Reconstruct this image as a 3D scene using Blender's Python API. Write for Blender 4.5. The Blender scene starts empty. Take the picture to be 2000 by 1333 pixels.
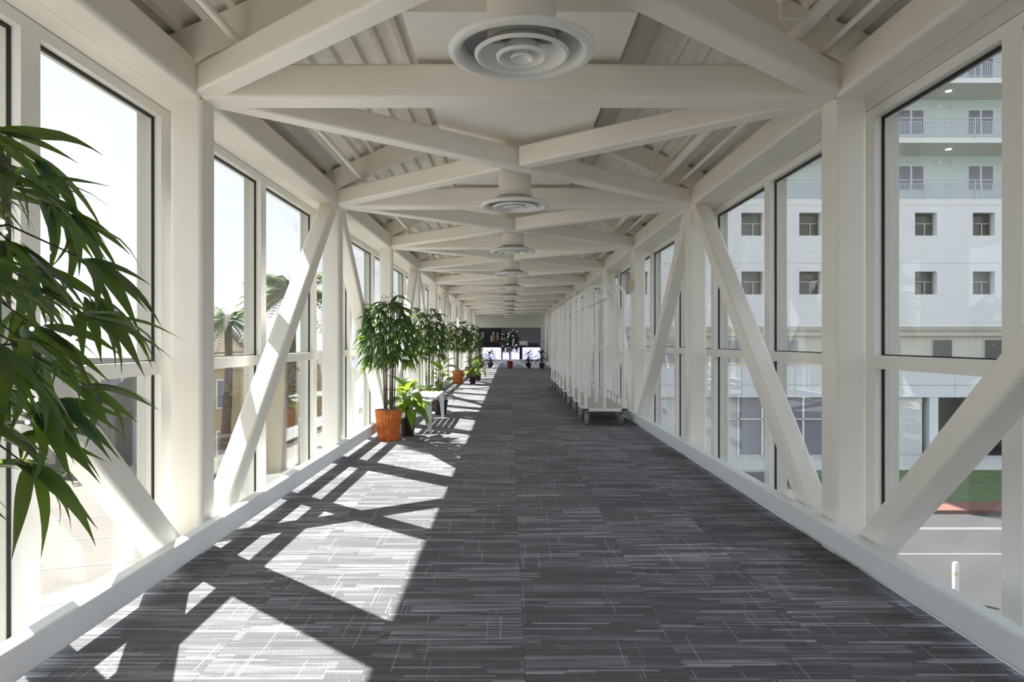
import bpy, bmesh, math, random
from mathutils import Vector, Matrix
random.seed(7)
R = math.radians
scene = bpy.context.scene
COL = scene.collection

# ------------------------------------------------------------------ camera
H = 1.25                       # eye height
cam_d = bpy.data.cameras.new('camera')
cam_d.sensor_width = 36.0; cam_d.lens = 24.0; cam_d.shift_x = 0.003; cam_d.clip_end = 500
cam = bpy.data.objects.new('camera', cam_d); COL.objects.link(cam)
cam.location = (0, 0, H); cam.rotation_euler = (R(90), R(0.0), 0)
scene.camera = cam

# ------------------------------------------------------------------ sky, sun, exposure
world = bpy.data.worlds.new('sky'); scene.world = world; world.use_nodes = True
wn = world.node_tree; wn.nodes.clear()
tc = wn.nodes.new('ShaderNodeTexCoord'); sx = wn.nodes.new('ShaderNodeSeparateXYZ')
rp = wn.nodes.new('ShaderNodeValToRGB'); bg = wn.nodes.new('ShaderNodeBackground'); wo = wn.nodes.new('ShaderNodeOutputWorld')
wn.links.new(tc.outputs['Generated'], sx.inputs[0]); wn.links.new(sx.outputs['Z'], rp.inputs[0])
rp.color_ramp.elements[0].position = 0.0; rp.color_ramp.elements[0].color = (0.86, 0.90, 0.95, 1)
rp.color_ramp.elements[1].position = 0.45; rp.color_ramp.elements[1].color = (0.70, 0.77, 0.89, 1)
wn.links.new(rp.outputs[0], bg.inputs[0]); bg.inputs[1].default_value = 0.84
wn.links.new(bg.outputs[0], wo.inputs[0])
SUN = Vector((0.675, -0.60, -1.0))             # travel direction of the light
sd = bpy.data.lights.new('sun', 'SUN'); sd.energy = 10.0; sd.angle = R(0.55); sd.color = (1.0, 0.965, 0.90)
so = bpy.data.objects.new('sun', sd); COL.objects.link(so); so.location = (-40, 60, 60)
so.rotation_euler = SUN.to_track_quat('-Z', 'Y').to_euler()
vs = scene.view_settings
vs.view_transform = 'Standard'; vs.look = 'None'; vs.gamma = 1.0; vs.exposure = 0.82; vs.use_curve_mapping = False
cy = scene.cycles
cy.max_bounces = 12; cy.diffuse_bounces = 7; cy.glossy_bounces = 4; cy.transparent_max_bounces = 32; cy.transmission_bounces = 6
cy.caustics_reflective = False; cy.caustics_refractive = False; cy.sample_clamp_indirect = 6.0
cy.use_denoising = True; cy.use_adaptive_sampling = True; cy.adaptive_threshold = 0.06

# ------------------------------------------------------------------ materials
MATS = {}
def new_mat(name):
    m = bpy.data.materials.new(name); m.use_nodes = True
    nt = m.node_tree; b = nt.nodes.get('Principled BSDF'); MATS[name] = m
    return m, nt, b
def mat(name, col, rough=0.5, metal=0.0, var=0.0, vscale=3.0, spec=0.5, bump=0.0, bscale=80.0):
    m, nt, b = new_mat(name)
    b.inputs['Base Color'].default_value = (*col, 1); b.inputs['Roughness'].default_value = rough
    b.inputs['Metallic'].default_value = metal; b.inputs['Specular IOR Level'].default_value = spec
    t = nt.nodes.new('ShaderNodeTexCoord')
    if var > 0:
        n = nt.nodes.new('ShaderNodeTexNoise'); n.inputs['Scale'].default_value = vscale; n.inputs['Detail'].default_value = 5
        nt.links.new(t.outputs['Object'], n.inputs['Vector'])
        cr = nt.nodes.new('ShaderNodeValToRGB')
        cr.color_ramp.elements[0].position = 0.3; cr.color_ramp.elements[0].color = (*[c * (1 - var) for c in col], 1)
        cr.color_ramp.elements[1].position = 0.7; cr.color_ramp.elements[1].color = (*[min(1, c * (1 + var)) for c in col], 1)
        nt.links.new(n.outputs['Fac'], cr.inputs[0]); nt.links.new(cr.outputs[0], b.inputs['Base Color'])
    if bump > 0:
        n2 = nt.nodes.new('ShaderNodeTexNoise'); n2.inputs['Scale'].default_value = bscale
        nt.links.new(t.outputs['Object'], n2.inputs['Vector'])
        bp = nt.nodes.new('ShaderNodeBump'); bp.inputs['Strength'].default_value = bump; bp.inputs['Distance'].default_value = 0.01
        nt.links.new(n2.outputs['Fac'], bp.inputs['Height']); nt.links.new(bp.outputs[0], b.inputs['Normal'])
    return m
def emis(name, col, strength):
    m, nt, b = new_mat(name)
    b.inputs['Base Color'].default_value = (*col, 1)
    b.inputs['Emission Color'].default_value = (*col, 1); b.inputs['Emission Strength'].default_value = strength
    return m

mat('steel_paint', (0.88, 0.845, 0.775), 0.42, var=0.025, vscale=2.0)
mat('kerb_paint', (0.84, 0.88, 0.91), 0.38, var=0.03, vscale=4.0)
mat('deck_paint', (0.84, 0.81, 0.75), 0.55, var=0.05, vscale=6.0)
mat('frame_paint', (0.86, 0.845, 0.80), 0.45)
mat('jamb_alu', (0.70, 0.68, 0.61), 0.45)
mat('gasket', (0.012, 0.012, 0.014), 0.6)
mat('duct_paint', (0.87, 0.84, 0.78), 0.5, var=0.02)
mat('diffuser_alu', (0.80, 0.79, 0.77), 0.22, var=0.02)
mat('plenum_grey', (0.36, 0.36, 0.35), 0.35, metal=0.5)  # darker than the rings: shade of the neck opening put into the colour
mat('dark_inside', (0.035, 0.035, 0.04), 0.8)
mat('concrete_strip', (0.68, 0.65, 0.60), 0.8, var=0.08, vscale=10)
mat('subfloor', (0.08, 0.08, 0.085), 0.9)
mat('end_wall', (0.56, 0.56, 0.52), 0.6, var=0.02)
mat('lobby_wall', (0.60, 0.59, 0.66), 0.6, var=0.03)
mat('lobby_tile', (0.22, 0.22, 0.23), 0.35, var=0.05)
mat('black_frame', (0.012, 0.011, 0.02), 0.35)
mat('cart_white', (0.92, 0.92, 0.90), 0.3, var=0.02)
mat('cart_bar', (0.42, 0.42, 0.41), 0.35, metal=0.6)
mat('cart_deck', (0.50, 0.49, 0.45), 0.7, var=0.06, vscale=20)
mat('rubber', (0.27, 0.27, 0.27), 0.7)
mat('rubber_dark', (0.03, 0.03, 0.035), 0.6)
mat('hub_grey', (0.50, 0.50, 0.50), 0.4, metal=0.3)
mat('pot_orange', (0.62, 0.155, 0.022), 0.45, var=0.3, vscale=14)
mat('pot_black', (0.022, 0.018, 0.024), 0.35)
mat('pot_brown', (0.16, 0.075, 0.04), 0.5)
mat('pot_red', (0.30, 0.035, 0.03), 0.5)
mat('moss', (0.22, 0.16, 0.09), 0.95, var=0.4, vscale=40, bump=0.8, bscale=120)
mat('cane', (0.075, 0.06, 0.05), 0.6, var=0.4, vscale=30)
mat('twig', (0.05, 0.035, 0.035), 0.7)
mat('table_white', (0.80, 0.83, 0.86), 0.35)
mat('box_beige', (0.62, 0.52, 0.36), 0.5)
mat('red_plastic', (0.55, 0.03, 0.03), 0.4)
mat('facade_white', (0.80, 0.80, 0.80), 0.7, var=0.015, vscale=0.4)
mat('facade_mint', (0.70, 0.80, 0.755), 0.7, var=0.02, vscale=0.4)
mat('facade_cream', (0.62, 0.60, 0.52), 0.7)
mat('facade_olive', (0.46, 0.44, 0.37), 0.7)
mat('facade_tile', (0.72, 0.74, 0.77), 0.5)
mat('facade_grey', (0.62, 0.62, 0.60), 0.7, var=0.04, vscale=0.5)
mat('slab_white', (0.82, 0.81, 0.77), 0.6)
mat('rail_blue', (0.50, 0.52, 0.60), 0.5)
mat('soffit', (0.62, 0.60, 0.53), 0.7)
mat('window_dark', (0.10, 0.10, 0.085), 0.15)
mat('window_grey', (0.25, 0.25, 0.29), 0.12)
mat('window_white', (0.85, 0.85, 0.82), 0.5)
mat('asphalt', (0.055, 0.055, 0.057), 0.9, var=0.12, vscale=0.5)
mat('pale_ground', (0.15, 0.138, 0.122), 0.9, var=0.07, vscale=0.3)
mat('road_white', (0.17, 0.17, 0.17), 0.7)
mat('turf', (0.10, 0.15, 0.06), 0.95, var=0.3, vscale=3)
mat('brick_red', (0.20, 0.09, 0.075), 0.85)
mat('beige_wall', (0.50, 0.44, 0.36), 0.8, var=0.04, vscale=0.5)
mat('tan_wall', (0.52, 0.42, 0.25), 0.8, var=0.05, vscale=0.6)
mat('palm_trunk', (0.16, 0.115, 0.085), 0.9, var=0.3, vscale=6)
mat('palm_green', (0.13, 0.22, 0.05), 0.7, var=0.4, vscale=2)
mat('print_white', (0.9, 0.9, 0.9), 0.5)
emis('bulb_violet', (0.62, 0.55, 1.0), 7.0)
emis('panel_light', (0.70, 0.70, 0.98), 0.72)
emis('down_light', (1.0, 0.97, 0.9), 2.0)

def shingle_mat():
    m, nt, b = new_mat('shingle')
    t = nt.nodes.new('ShaderNodeTexCoord'); mp = nt.nodes.new('ShaderNodeMapping')
    nt.links.new(t.outputs['Object'], mp.inputs[0]); mp.inputs['Rotation'].default_value = (R(90), 0, 0)
    br = nt.nodes.new('ShaderNodeTexBrick'); br.inputs['Scale'].default_value = 4.0
    br.inputs['Color1'].default_value = (0.255, 0.245, 0.235, 1); br.inputs['Color2'].default_value = (0.235, 0.226, 0.215, 1)
    br.inputs['Mortar'].default_value = (0.19, 0.185, 0.176, 1); br.inputs['Mortar Size'].default_value = 0.012
    nt.links.new(mp.outputs[0], br.inputs['Vector']); nt.links.new(br.outputs[0], b.inputs['Base Color'])
    b.inputs['Roughness'].default_value = 0.9
shingle_mat()

def glass_mat():
    m, nt, b = new_mat('window_glass'); nt.nodes.remove(b)
    out = nt.nodes.get('Material Output')
    tr = nt.nodes.new('ShaderNodeBsdfTransparent'); tr.inputs[0].default_value = (0.965, 0.975, 0.965, 1)
    gl = nt.nodes.new('ShaderNodeBsdfGlossy'); gl.inputs['Roughness'].default_value = 0.003; gl.inputs[0].default_value = (0.9, 0.92, 0.92, 1)
    lw = nt.nodes.new('ShaderNodeLayerWeight')
    pw = nt.nodes.new('ShaderNodeMath'); pw.operation = 'POWER'; pw.inputs[1].default_value = 5.0; nt.links.new(lw.outputs['Facing'], pw.inputs[0])
    lw.inputs[0].default_value = 0.5
    fr = nt.nodes.new('ShaderNodeMath'); fr.operation = 'MULTIPLY_ADD'; fr.inputs[1].default_value = 0.75; fr.inputs[2].default_value = 0.035
    nt.links.new(pw.outputs[0], fr.inputs[0])
    mx = nt.nodes.new('ShaderNodeMixShader')
    nt.links.new(fr.outputs[0], mx.inputs[0]); nt.links.new(tr.outputs[0], mx.inputs[1]); nt.links.new(gl.outputs[0], mx.inputs[2])
    nt.links.new(mx.outputs[0], out.inputs[0])
glass_mat()

def leaf_mat(name, c0, c1, trans=0.42, tcol=None, gloss=0.4, cmid=None):
    m, nt, b = new_mat(name); out = nt.nodes.get('Material Output')
    oi = nt.nodes.new('ShaderNodeObjectInfo'); cr = nt.nodes.new('ShaderNodeValToRGB')
    cr.color_ramp.elements[0].color = (*c0, 1); cr.color_ramp.elements[1].color = (*c1, 1)
    if cmid: e = cr.color_ramp.elements.new(0.35); e.color = (*cmid, 1)
    nt.links.new(oi.outputs['Random'], cr.inputs[0])
    t = nt.nodes.new('ShaderNodeTexCoord'); n = nt.nodes.new('ShaderNodeTexNoise'); n.inputs['Scale'].default_value = 30
    mp = nt.nodes.new('ShaderNodeMapping'); mp.inputs['Scale'].default_value = (4.0, 0.25, 1)
    nt.links.new(t.outputs['Object'], mp.inputs[0]); nt.links.new(mp.outputs[0], n.inputs['Vector'])
    mxc = nt.nodes.new('ShaderNodeMix'); mxc.data_type = 'RGBA'; mxc.blend_type = 'MULTIPLY'; mxc.inputs[0].default_value = 0.35
    nt.links.new(cr.outputs[0], mxc.inputs[6]); nt.links.new(n.outputs['Fac'], mxc.inputs[7])
    nt.links.new(mxc.outputs[2], b.inputs['Base Color']); b.inputs['Roughness'].default_value = gloss
    tl = nt.nodes.new('ShaderNodeBsdfTranslucent'); tl.inputs[0].default_value = (*(tcol or (0.30, 0.42, 0.04)), 1)
    mx = nt.nodes.new('ShaderNodeMixShader'); mx.inputs[0].default_value = trans
    nt.links.new(b.outputs[0], mx.inputs[1]); nt.links.new(tl.outputs[0], mx.inputs[2]); nt.links.new(mx.outputs[0], out.inputs[0])
leaf_mat('bamboo_leaf', (0.030, 0.032, 0.045), (0.075, 0.17, 0.035), 0.33, (0.30, 0.44, 0.04), 0.38, (0.012, 0.085, 0.06))  # violet-grey end of the ramp paints leaf shade into random leaves
leaf_mat('broad_leaf', (0.03, 0.13, 0.03), (0.16, 0.30, 0.035), 0.38, (0.42, 0.55, 0.05), 0.3)
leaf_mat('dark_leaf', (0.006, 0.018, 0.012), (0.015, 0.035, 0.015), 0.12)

def carpet_mat():
    m, nt, b = new_mat('carpet'); L = nt.links
    N = nt.nodes.new
    geo = N('ShaderNodeNewGeometry'); oi = N('ShaderNodeObjectInfo')
    off = N('ShaderNodeVectorMath'); off.operation = 'SCALE'
    cb = N('ShaderNodeCombineXYZ')
    m1 = N('ShaderNodeMath'); m1.operation = 'MULTIPLY'; m1.inputs[1].default_value = 37.3
    L.new(oi.outputs['Random'], m1.inputs[0]); L.new(m1.outputs[0], cb.inputs[0])
    m2 = N('ShaderNodeMath'); m2.operation = 'MULTIPLY'; m2.inputs[1].default_value = 91.7
    L.new(oi.outputs['Random'], m2.inputs[0]); L.new(m2.outputs[0], cb.inputs[1])
    add = N('ShaderNodeVectorMath'); add.operation = 'ADD'
    L.new(geo.outputs['Position'], add.inputs[0]); L.new(cb.outputs[0], add.inputs[1])
    sp = N('ShaderNodeSeparateXYZ'); L.new(add.outputs[0], sp.inputs[0])
    def math_(op, a, bb=None, c=None):
        n = N('ShaderNodeMath'); n.operation = op
        for i, v in enumerate((a, bb, c)):
            if v is None: continue
            if isinstance(v, (int, float)): n.inputs[i].default_value = v
            else: L.new(v, n.inputs[i])
        return n.outputs[0]
    def dashes(u, v, vrate, urate, thr, soft):
        row = math_('FLOOR', math_('MULTIPLY', v, vrate))
        w1 = N('ShaderNodeTexWhiteNoise'); w1.noise_dimensions = '1D'; L.new(row, w1.inputs['W'])
        uu = math_('ADD', math_('MULTIPLY', u, urate), math_('MULTIPLY', w1.outputs['Value'], 17.0))
        cell = math_('FLOOR', uu)
        cv = N('ShaderNodeCombineXYZ'); L.new(row, cv.inputs[0]); L.new(cell, cv.inputs[1])
        w2 = N('ShaderNodeTexWhiteNoise'); w2.noise_dimensions = '2D'; L.new(cv.outputs[0], w2.inputs['Vector'])
        mr = N('ShaderNodeMapRange'); mr.inputs[1].default_value = thr; mr.inputs[2].default_value = thr + soft
        L.new(w2.outputs['Value'], mr.inputs[0])
        return mr.outputs[0]
    X, Y = sp.outputs[0], sp.outputs[1]
    A = dashes(X, Y, 88, 2.9, 0.93, 0.05)
    A2 = dashes(X, Y, 120, 1.9, 0.80, 0.35)
    B = dashes(X, Y, 24, 2.0, 0.66, 0.55)
    B2 = dashes(X, Y, 11, 1.7, 0.70, 0.5)
    C = dashes(Y, X, 190, 4.2, 0.972, 0.02)
    # fine stretched noise and tuft speckle
    mp = N('ShaderNodeMapping'); mp.inputs['Scale'].default_value = (2.2, 60, 1); L.new(add.outputs[0], mp.inputs[0])
    n1 = N('ShaderNodeTexNoise'); n1.inputs['Scale'].default_value = 1.0; n1.inputs['Detail'].default_value = 5; L.new(mp.outputs[0], n1.inputs['Vector'])
    n2 = N('ShaderNodeTexNoise'); n2.inputs['Scale'].default_value = 210; n2.inputs['Detail'].default_value = 3; L.new(geo.outputs['Position'], n2.inputs['Vector'])
    st = N('ShaderNodeMapRange'); st.inputs[1].default_value = 0.38; st.inputs[2].default_value = 0.68
    L.new(n1.outputs['Fac'], st.inputs[0]); NS = st.outputs[0]
    s = math_('MULTIPLY', A, 0.27)
    s = math_('MAXIMUM', s, math_('MULTIPLY', C, 0.18))
    s = math_('MAXIMUM', s, math_('MULTIPLY', math_('MULTIPLY', A2, NS), 0.19))
    s = math_('ADD', s, math_('MULTIPLY', math_('MULTIPLY', math_('MAXIMUM', B, B2), NS), 0.40))
    s = math_('ADD', s, math_('MULTIPLY', NS, 0.05))
    s = math_('ADD', s, 0.125)
    sk = N('ShaderNodeMapRange'); sk.inputs[1].default_value = 0.35; sk.inputs[2].default_value = 0.65; sk.inputs[3].default_value = 0.66; sk.inputs[4].default_value = 1.34
    L.new(n2.outputs['Fac'], sk.inputs[0])
    s = math_('MULTIPLY', s, sk.outputs[0])
    s = math_('MULTIPLY', s, math_('ADD', math_('MULTIPLY', oi.outputs['Random'], 0.25), 0.88))
    cr = N('ShaderNodeCombineColor')
    L.new(math_('MULTIPLY', s, 0.985), cr.inputs[0]); L.new(math_('MULTIPLY', s, 0.99), cr.inputs[1]); L.new(math_('MULTIPLY', s, 1.08), cr.inputs[2])
    L.new(cr.outputs[0], b.inputs['Base Color'])
    b.inputs['Roughness'].default_value = 0.95; b.inputs['Specular IOR Level'].default_value = 0.15
    bp = N('ShaderNodeBump'); bp.inputs['Strength'].default_value = 0.35; bp.inputs['Distance'].default_value = 0.004
    L.new(n2.outputs['Fac'], bp.inputs['Height']); L.new(bp.outputs[0], b.inputs['Normal'])
carpet_mat()

# ------------------------------------------------------------------ helpers
def link(name, me, m=None, parent=None, loc=None, rot=None):
    o = bpy.data.objects.new(name, me); COL.objects.link(o)
    if me is not None and me.get('wn'):
        md = o.modifiers.new('weighted', 'WEIGHTED_NORMAL'); md.weight = 100; md.keep_sharp = True
    if m and me is not None and not me.materials: me.materials.append(MATS[m])
    if parent: o.parent = parent
    if loc: o.location = loc
    if rot: o.rotation_euler = rot
    return o
def empty(name, loc=(0, 0, 0), rz=0, label=None, cat=None, group=None, kind=None):
    o = bpy.data.objects.new(name, None); COL.objects.link(o); o.location = loc; o.rotation_euler = (0, 0, rz)
    o.empty_display_size = 0.1
    tag(o, label, cat, group, kind); return o
def tag(o, label=None, cat=None, group=None, kind=None):
    if label: o['label'] = label
    if cat: o['category'] = cat
    if group: o['group'] = group
    if kind: o['kind'] = kind
    return o
class MB:
    def __init__(s): s.v = []; s.f = []; s.wn = False
    def add(s, v, f):
        b = len(s.v); s.v += [tuple(x) for x in v]; s.f += [tuple(i + b for i in q) for q in f]; return s
    def box(s, x0, x1, y0, y1, z0, z1):
        return s.add([(x0, y0, z0), (x1, y0, z0), (x1, y1, z0), (x0, y1, z0), (x0, y0, z1), (x1, y0, z1), (x1, y1, z1), (x0, y1, z1)],
                     [(0, 3, 2, 1), (4, 5, 6, 7), (0, 1, 5, 4), (1, 2, 6, 5), (2, 3, 7, 6), (3, 0, 4, 7)])
    def beam(s, p0, p1, w, h, r=0.0, up=(0, 0, 1), n=3):
        s.wn = r > 0
        p0, p1 = Vector(p0), Vector(p1); d = (p1 - p0).normalized(); u = Vector(up)
        a = d.cross(u).normalized(); c = a.cross(d).normalized()
        prof = []
        if r <= 0: prof = [(-w/2, -h/2), (w/2, -h/2), (w/2, h/2), (-w/2, h/2)]
        else:
            for (cx, cz, a0) in ((w/2-r, -h/2+r, -90), (w/2-r, h/2-r, 0), (-w/2+r, h/2-r, 90), (-w/2+r, -h/2+r, 180)):
                for i in range(n + 1):
                    t = R(a0 + 90.0 * i / n); prof.append((cx + r*math.cos(t), cz + r*math.sin(t)))
        k = len(prof); v = [p0 + a*x + c*z for x, z in prof] + [p1 + a*x + c*z for x, z in prof]
        f = [(i, (i+1) % k, (i+1) % k + k, i + k) for i in range(k)] + [tuple(range(k-1, -1, -1)), tuple(range(k, 2*k))]
        return s.add(v, f)
    def sweep(s, pts, rad, n=8, closed=False, caps=True):
        pts = [Vector(p) for p in pts]; m = len(pts); rads = rad if isinstance(rad, (list, tuple)) else [rad]*m
        ref = None; rings = []
        for i, p in enumerate(pts):
            if closed: d = pts[(i+1) % m] - pts[i-1]
            else: d = pts[min(i+1, m-1)] - pts[max(i-1, 0)]
            d.normalize()
            if ref is None: ref = Vector((0, 0, 1)) if abs(d.z) < 0.9 else Vector((1, 0, 0))
            a = d.cross(ref); a.normalize(); ref = a.cross(d).normalized()
            rings.append([p + (a*math.cos(2*math.pi*j/n) + ref*math.sin(2*math.pi*j/n))*rads[i] for j in range(n)])
        v = [q for r_ in rings for q in r_]; f = []
        for i in range(m if closed else m-1):
            i2 = (i+1) % m
            for j in range(n): f.append((i*n+j, i*n+(j+1) % n, i2*n+(j+1) % n, i2*n+j))
        if caps and not closed: f += [tuple(range(n-1, -1, -1)), tuple(range((m-1)*n, m*n))]
        return s.add(v, f)
    def lathe(s, prof, seg=32, c=(0, 0, 0), axis='z', closed=False):
        v = []; f = []; k = len(prof)
        for i in range(seg):
            t = 2*math.pi*i/seg
            for r_, z in prof:
                if axis == 'z': v.append((c[0]+r_*math.cos(t), c[1]+r_*math.sin(t), c[2]+z))
                else: v.append((c[0]+z, c[1]+r_*math.cos(t), c[2]+r_*math.sin(t)))
        for i in range(seg):
            i2 = (i+1) % seg
            for j in range(k if closed else k-1):
                j2 = (j+1) % k
                f.append((i*k+j, i2*k+j, i2*k+j2, i*k+j2))
        return s.add(v, f)
    def mesh(s, name, m, smooth=False):
        me = bpy.data.meshes.new(name); me.from_pydata(s.v, [], s.f); me.materials.append(MATS[m])
        bm = bmesh.new(); bm.from_mesh(me); bmesh.ops.recalc_face_normals(bm, faces=bm.faces); bm.to_mesh(me); bm.free()
        if smooth:
            me.polygons.foreach_set('use_smooth', [True]*len(me.polygons))
            try: me.set_sharp_from_angle(angle=R(38))
            except Exception: pass
            if s.wn: me['wn'] = 1
        me.update(); return me
    def build(s, name, m, parent=None, smooth=False, loc=None, rot=None):
        return link(name, s.mesh(name, m, smooth), None, parent, loc, rot)
def bx(name, m, x0, x1, y0, y1, z0, z1, parent=None): return MB().box(x0, x1, y0, y1, z0, z1).build(name, m, parent)
ORD = ['first', 'second', 'third', 'fourth', 'fifth', 'sixth', 'seventh', 'eighth', 'ninth', 'tenth', 'eleventh', 'twelfth']
def copy_tree(o, parent=None):
    c = o.copy(); COL.objects.link(c); c.parent = parent
    for ch in o.children: copy_tree(ch, c)
    return c

# ------------------------------------------------------------------ corridor dimensions
CX = 0.055; HW = 1.855; P = 3.24; Y0 = 4.095          # centre, half width to post faces, bay pitch, first frame
K0, K1 = -5, 10                                        # frame range
PS = 0.19                                              # tube size
ZB, ZT = 2.672, 2.885                                  # chord underside / top
YE = 37.4; YB = Y0 + K0*P - 0.6
def fy(k): return Y0 + k*P
SIDES = ((-1, 'left'), (1, 'right'))

# ---- floor
floor = empty('floor', kind='structure', label='grey striated carpet tile floor of the long covered walkway')
CEND = 31.3
bx('slab', 'concrete_strip', CX-1.9, CX+1.9, YB-0.3, CEND, -0.30, -0.008, floor)
bx('underlay', 'subfloor', CX-1.865, CX+1.865, YB-0.3, CEND, -0.008, -0.005, floor)
T = 0.61
tile_me = MB().box(0.0015, T-0.0015, 0.0015, T-0.0015, -0.006, 0).mesh('carpet_tile', 'carpet')
xseam = 0.06
xe_l, xe_r = CX-1.865, CX+1.865
cols = []
x = xseam - 3*T
for i in range(6): cols.append((x + i*T, x + (i+1)*T))
rows = int((CEND - 1.3)/T)
cache = {}
for ci, (a, b) in enumerate(cols):
    a2, b2 = max(a, xe_l), min(b, xe_r)
    if ci == 0: a2 = xe_l
    if ci == 5: b2 = xe_r
    key = ci
    if key not in cache: cache[key] = MB().box(0.0005, b2-a2-0.0005, 0.0005, T-0.0005, -0.006, 0).mesh('carpet_tile', 'carpet')
    for r_ in range(rows):
        link('carpet_tile', cache[key], None, floor, (a2, 1.3 + r_*T, 0))
bx('carpet_run', 'carpet', xe_l, xe_r, YB, 1.3, -0.006, 0, floor)
bx('carpet_run', 'carpet', xe_l, xe_r, 1.3+rows*T, CEND, -0.006, 0, floor)
lob = empty('floor', kind='structure', label='pale tiled lobby floor beyond the carpet')
bx('tile_field', 'lobby_tile', -4.5, 4.6, CEND, 47, -0.2, -0.004, lob)

# ---- kerb tubes
for s, side in SIDES:
    xi = CX + s*(1.765 if s < 0 else 1.775)
    xo = xi + s*0.075
    b = MB().beam(((xi+xo)/2, YB, 0.128), ((xi+xo)/2, YE, 0.128), abs(xo-xi), 0.13, 0.012)
    o = b.build('baseboard_'+side, 'kerb_paint', smooth=True)
    tag(o, 'white painted steel kerb tube running along the %s window wall' % side, kind='structure')
    for k in range(K0, K1+1):
        bx('bracket', 'kerb_paint', min(xo, xo+s*0.02), max(xo, xo+s*0.02), fy(k)-0.04, fy(k)+0.04, 0.07, 0.18, o)

# ---- wall frames: posts, diagonals, chords
for s, side in SIDES:
    w = empty('wall_'+side, kind='structure', label='white painted steel truss wall with tall glazing on the %s side' % side)
    xc = CX + s*(HW + PS/2)
    post_me = MB().beam((0, 0, -0.19), (0, 0, ZB), PS, PS, 0.028, up=(0, 1, 0)).mesh('post', 'steel_paint', True)
    for k in range(K0, K1+1):
        link('post', post_me, None, w, (xc, fy(k), 0))
    for k in range(K0, K1):
        a, b = (k, k+1) if k % 2 == 0 else (k+1, k)       # base at even frames, top at odd frames
        sg = 1 if b > a else -1
        p0 = (xc, fy(a)+sg*0.09, -0.125); p1 = (xc, fy(b)-sg*0.10, ZB+0.05)
        MB().beam(p0, p1, 0.15, 0.155, 0.024, up=(1, 0, 0)).build('diagonal_brace', 'steel_paint', w, True)
    MB().beam((xc, YB, (ZB+ZT)/2), (xc, YE, (ZB+ZT)/2), PS, ZT-ZB, 0.028).build('top_chord', 'steel_paint', w, True)
    xa, xb = CX+s*2.04, CX+s*2.34
    bx('fascia', 'steel_paint', min(xa, xb), max(xa, xb), YB, YE, 2.68, 2.93, w)
    xa, xb = CX+s*2.24, CX+s*2.40
    bx('eave_board', 'steel_paint', min(xa, xb), max(xa, xb), YB, YE, 2.69, 2.78, w)
    xa, xb = CX+s*1.88, CX+s*2.30
    bx('sill_ledge', 'kerb_paint', min(xa, xb), max(xa, xb), YB, YE, -0.20, -0.135, w)

# ---- windows
WX = 2.17                                               # inner face of frames from the centre
def window(n, s, ya, yb, side):
    w = empty('window_%d' % n, kind='structure')
    X = lambda d0, d1: (min(CX+s*(WX+d0), CX+s*(WX+d1)), max(CX+s*(WX+d0), CX+s*(WX+d1)))
    z0, z1, zt = -0.13, 2.675, (1.088 if s < 0 else 1.122)
    f0, f1 = X(0, 0.055)
    for yy0, yy1, yj0, yj1, yg in ((ya, ya+0.062, ya+0.062, ya+0.078, ya+0.079), (yb-0.062, yb, yb-0.078, yb-0.062, yb-0.079)):
        bx('jamb', 'frame_paint', f0, f1, yy0, yy1, z0, z1, w)
        j0, j1 = X(0.055, 0.14); bx('outer_jamb', 'jamb_alu', j0, j1, min(yy0, yj0), max(yy1, yj1), z0, z1, w)
    g0, g1 = X(0.042, 0.062)
    for yg0, yg1 in ((ya+0.062, ya+0.071), (yb-0.071, yb-0.062)):
        bx('gasket', 'gasket', g0, g1, yg0, yg1, z0+0.05, z1-0.05, w)
    bx('head_rail', 'frame_paint', f0, f1, ya+0.062, yb-0.062, 2.615, z1, w)
    j0, j1 = X(0.055, 0.14); bx('outer_head', 'jamb_alu', j0, j1, ya+0.078, yb-0.078, 2.645, z1, w)
    bx('gasket', 'gasket', g0, g1, ya+0.071, yb-0.071, 2.602, 2.615, w)
    bx('sill_rail', 'frame_paint', f0, X(0, 0.14)[1] if s > 0 else f1, ya+0.062, yb-0.062, z0, -0.075, w)
    t0, t1 = X(0.0, 0.075); bx('transom', 'frame_paint', t0, t1, ya+0.062, yb-0.062, zt-0.04, zt+0.04, w)
    bx('gasket', 'gasket', g0, g1, ya+0.071, yb-0.071, zt+0.04, zt+0.047, w)
    p0, p1 = X(0.082, 0.089)
    bx('pane', 'window_glass', p0, p1, ya+0.07, yb-0.07, z0+0.03, zt, w)
    bx('pane', 'window_glass', p0, p1, ya+0.07, yb-0.07, zt+0.002, 2.65, w)
    return w
wn_ = 0
for s, side in SIDES:
    for k in range(K0, K1):
        ya, yb = fy(k)+0.12, fy(k+1)+0.12
        ym = fy(k)+1.79
        if k == -1: ym = 3.02
        for a, b in ((ya, ym), (ym, yb)):
            wn_ += 1; window(wn_, s, a, b, side)

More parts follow.
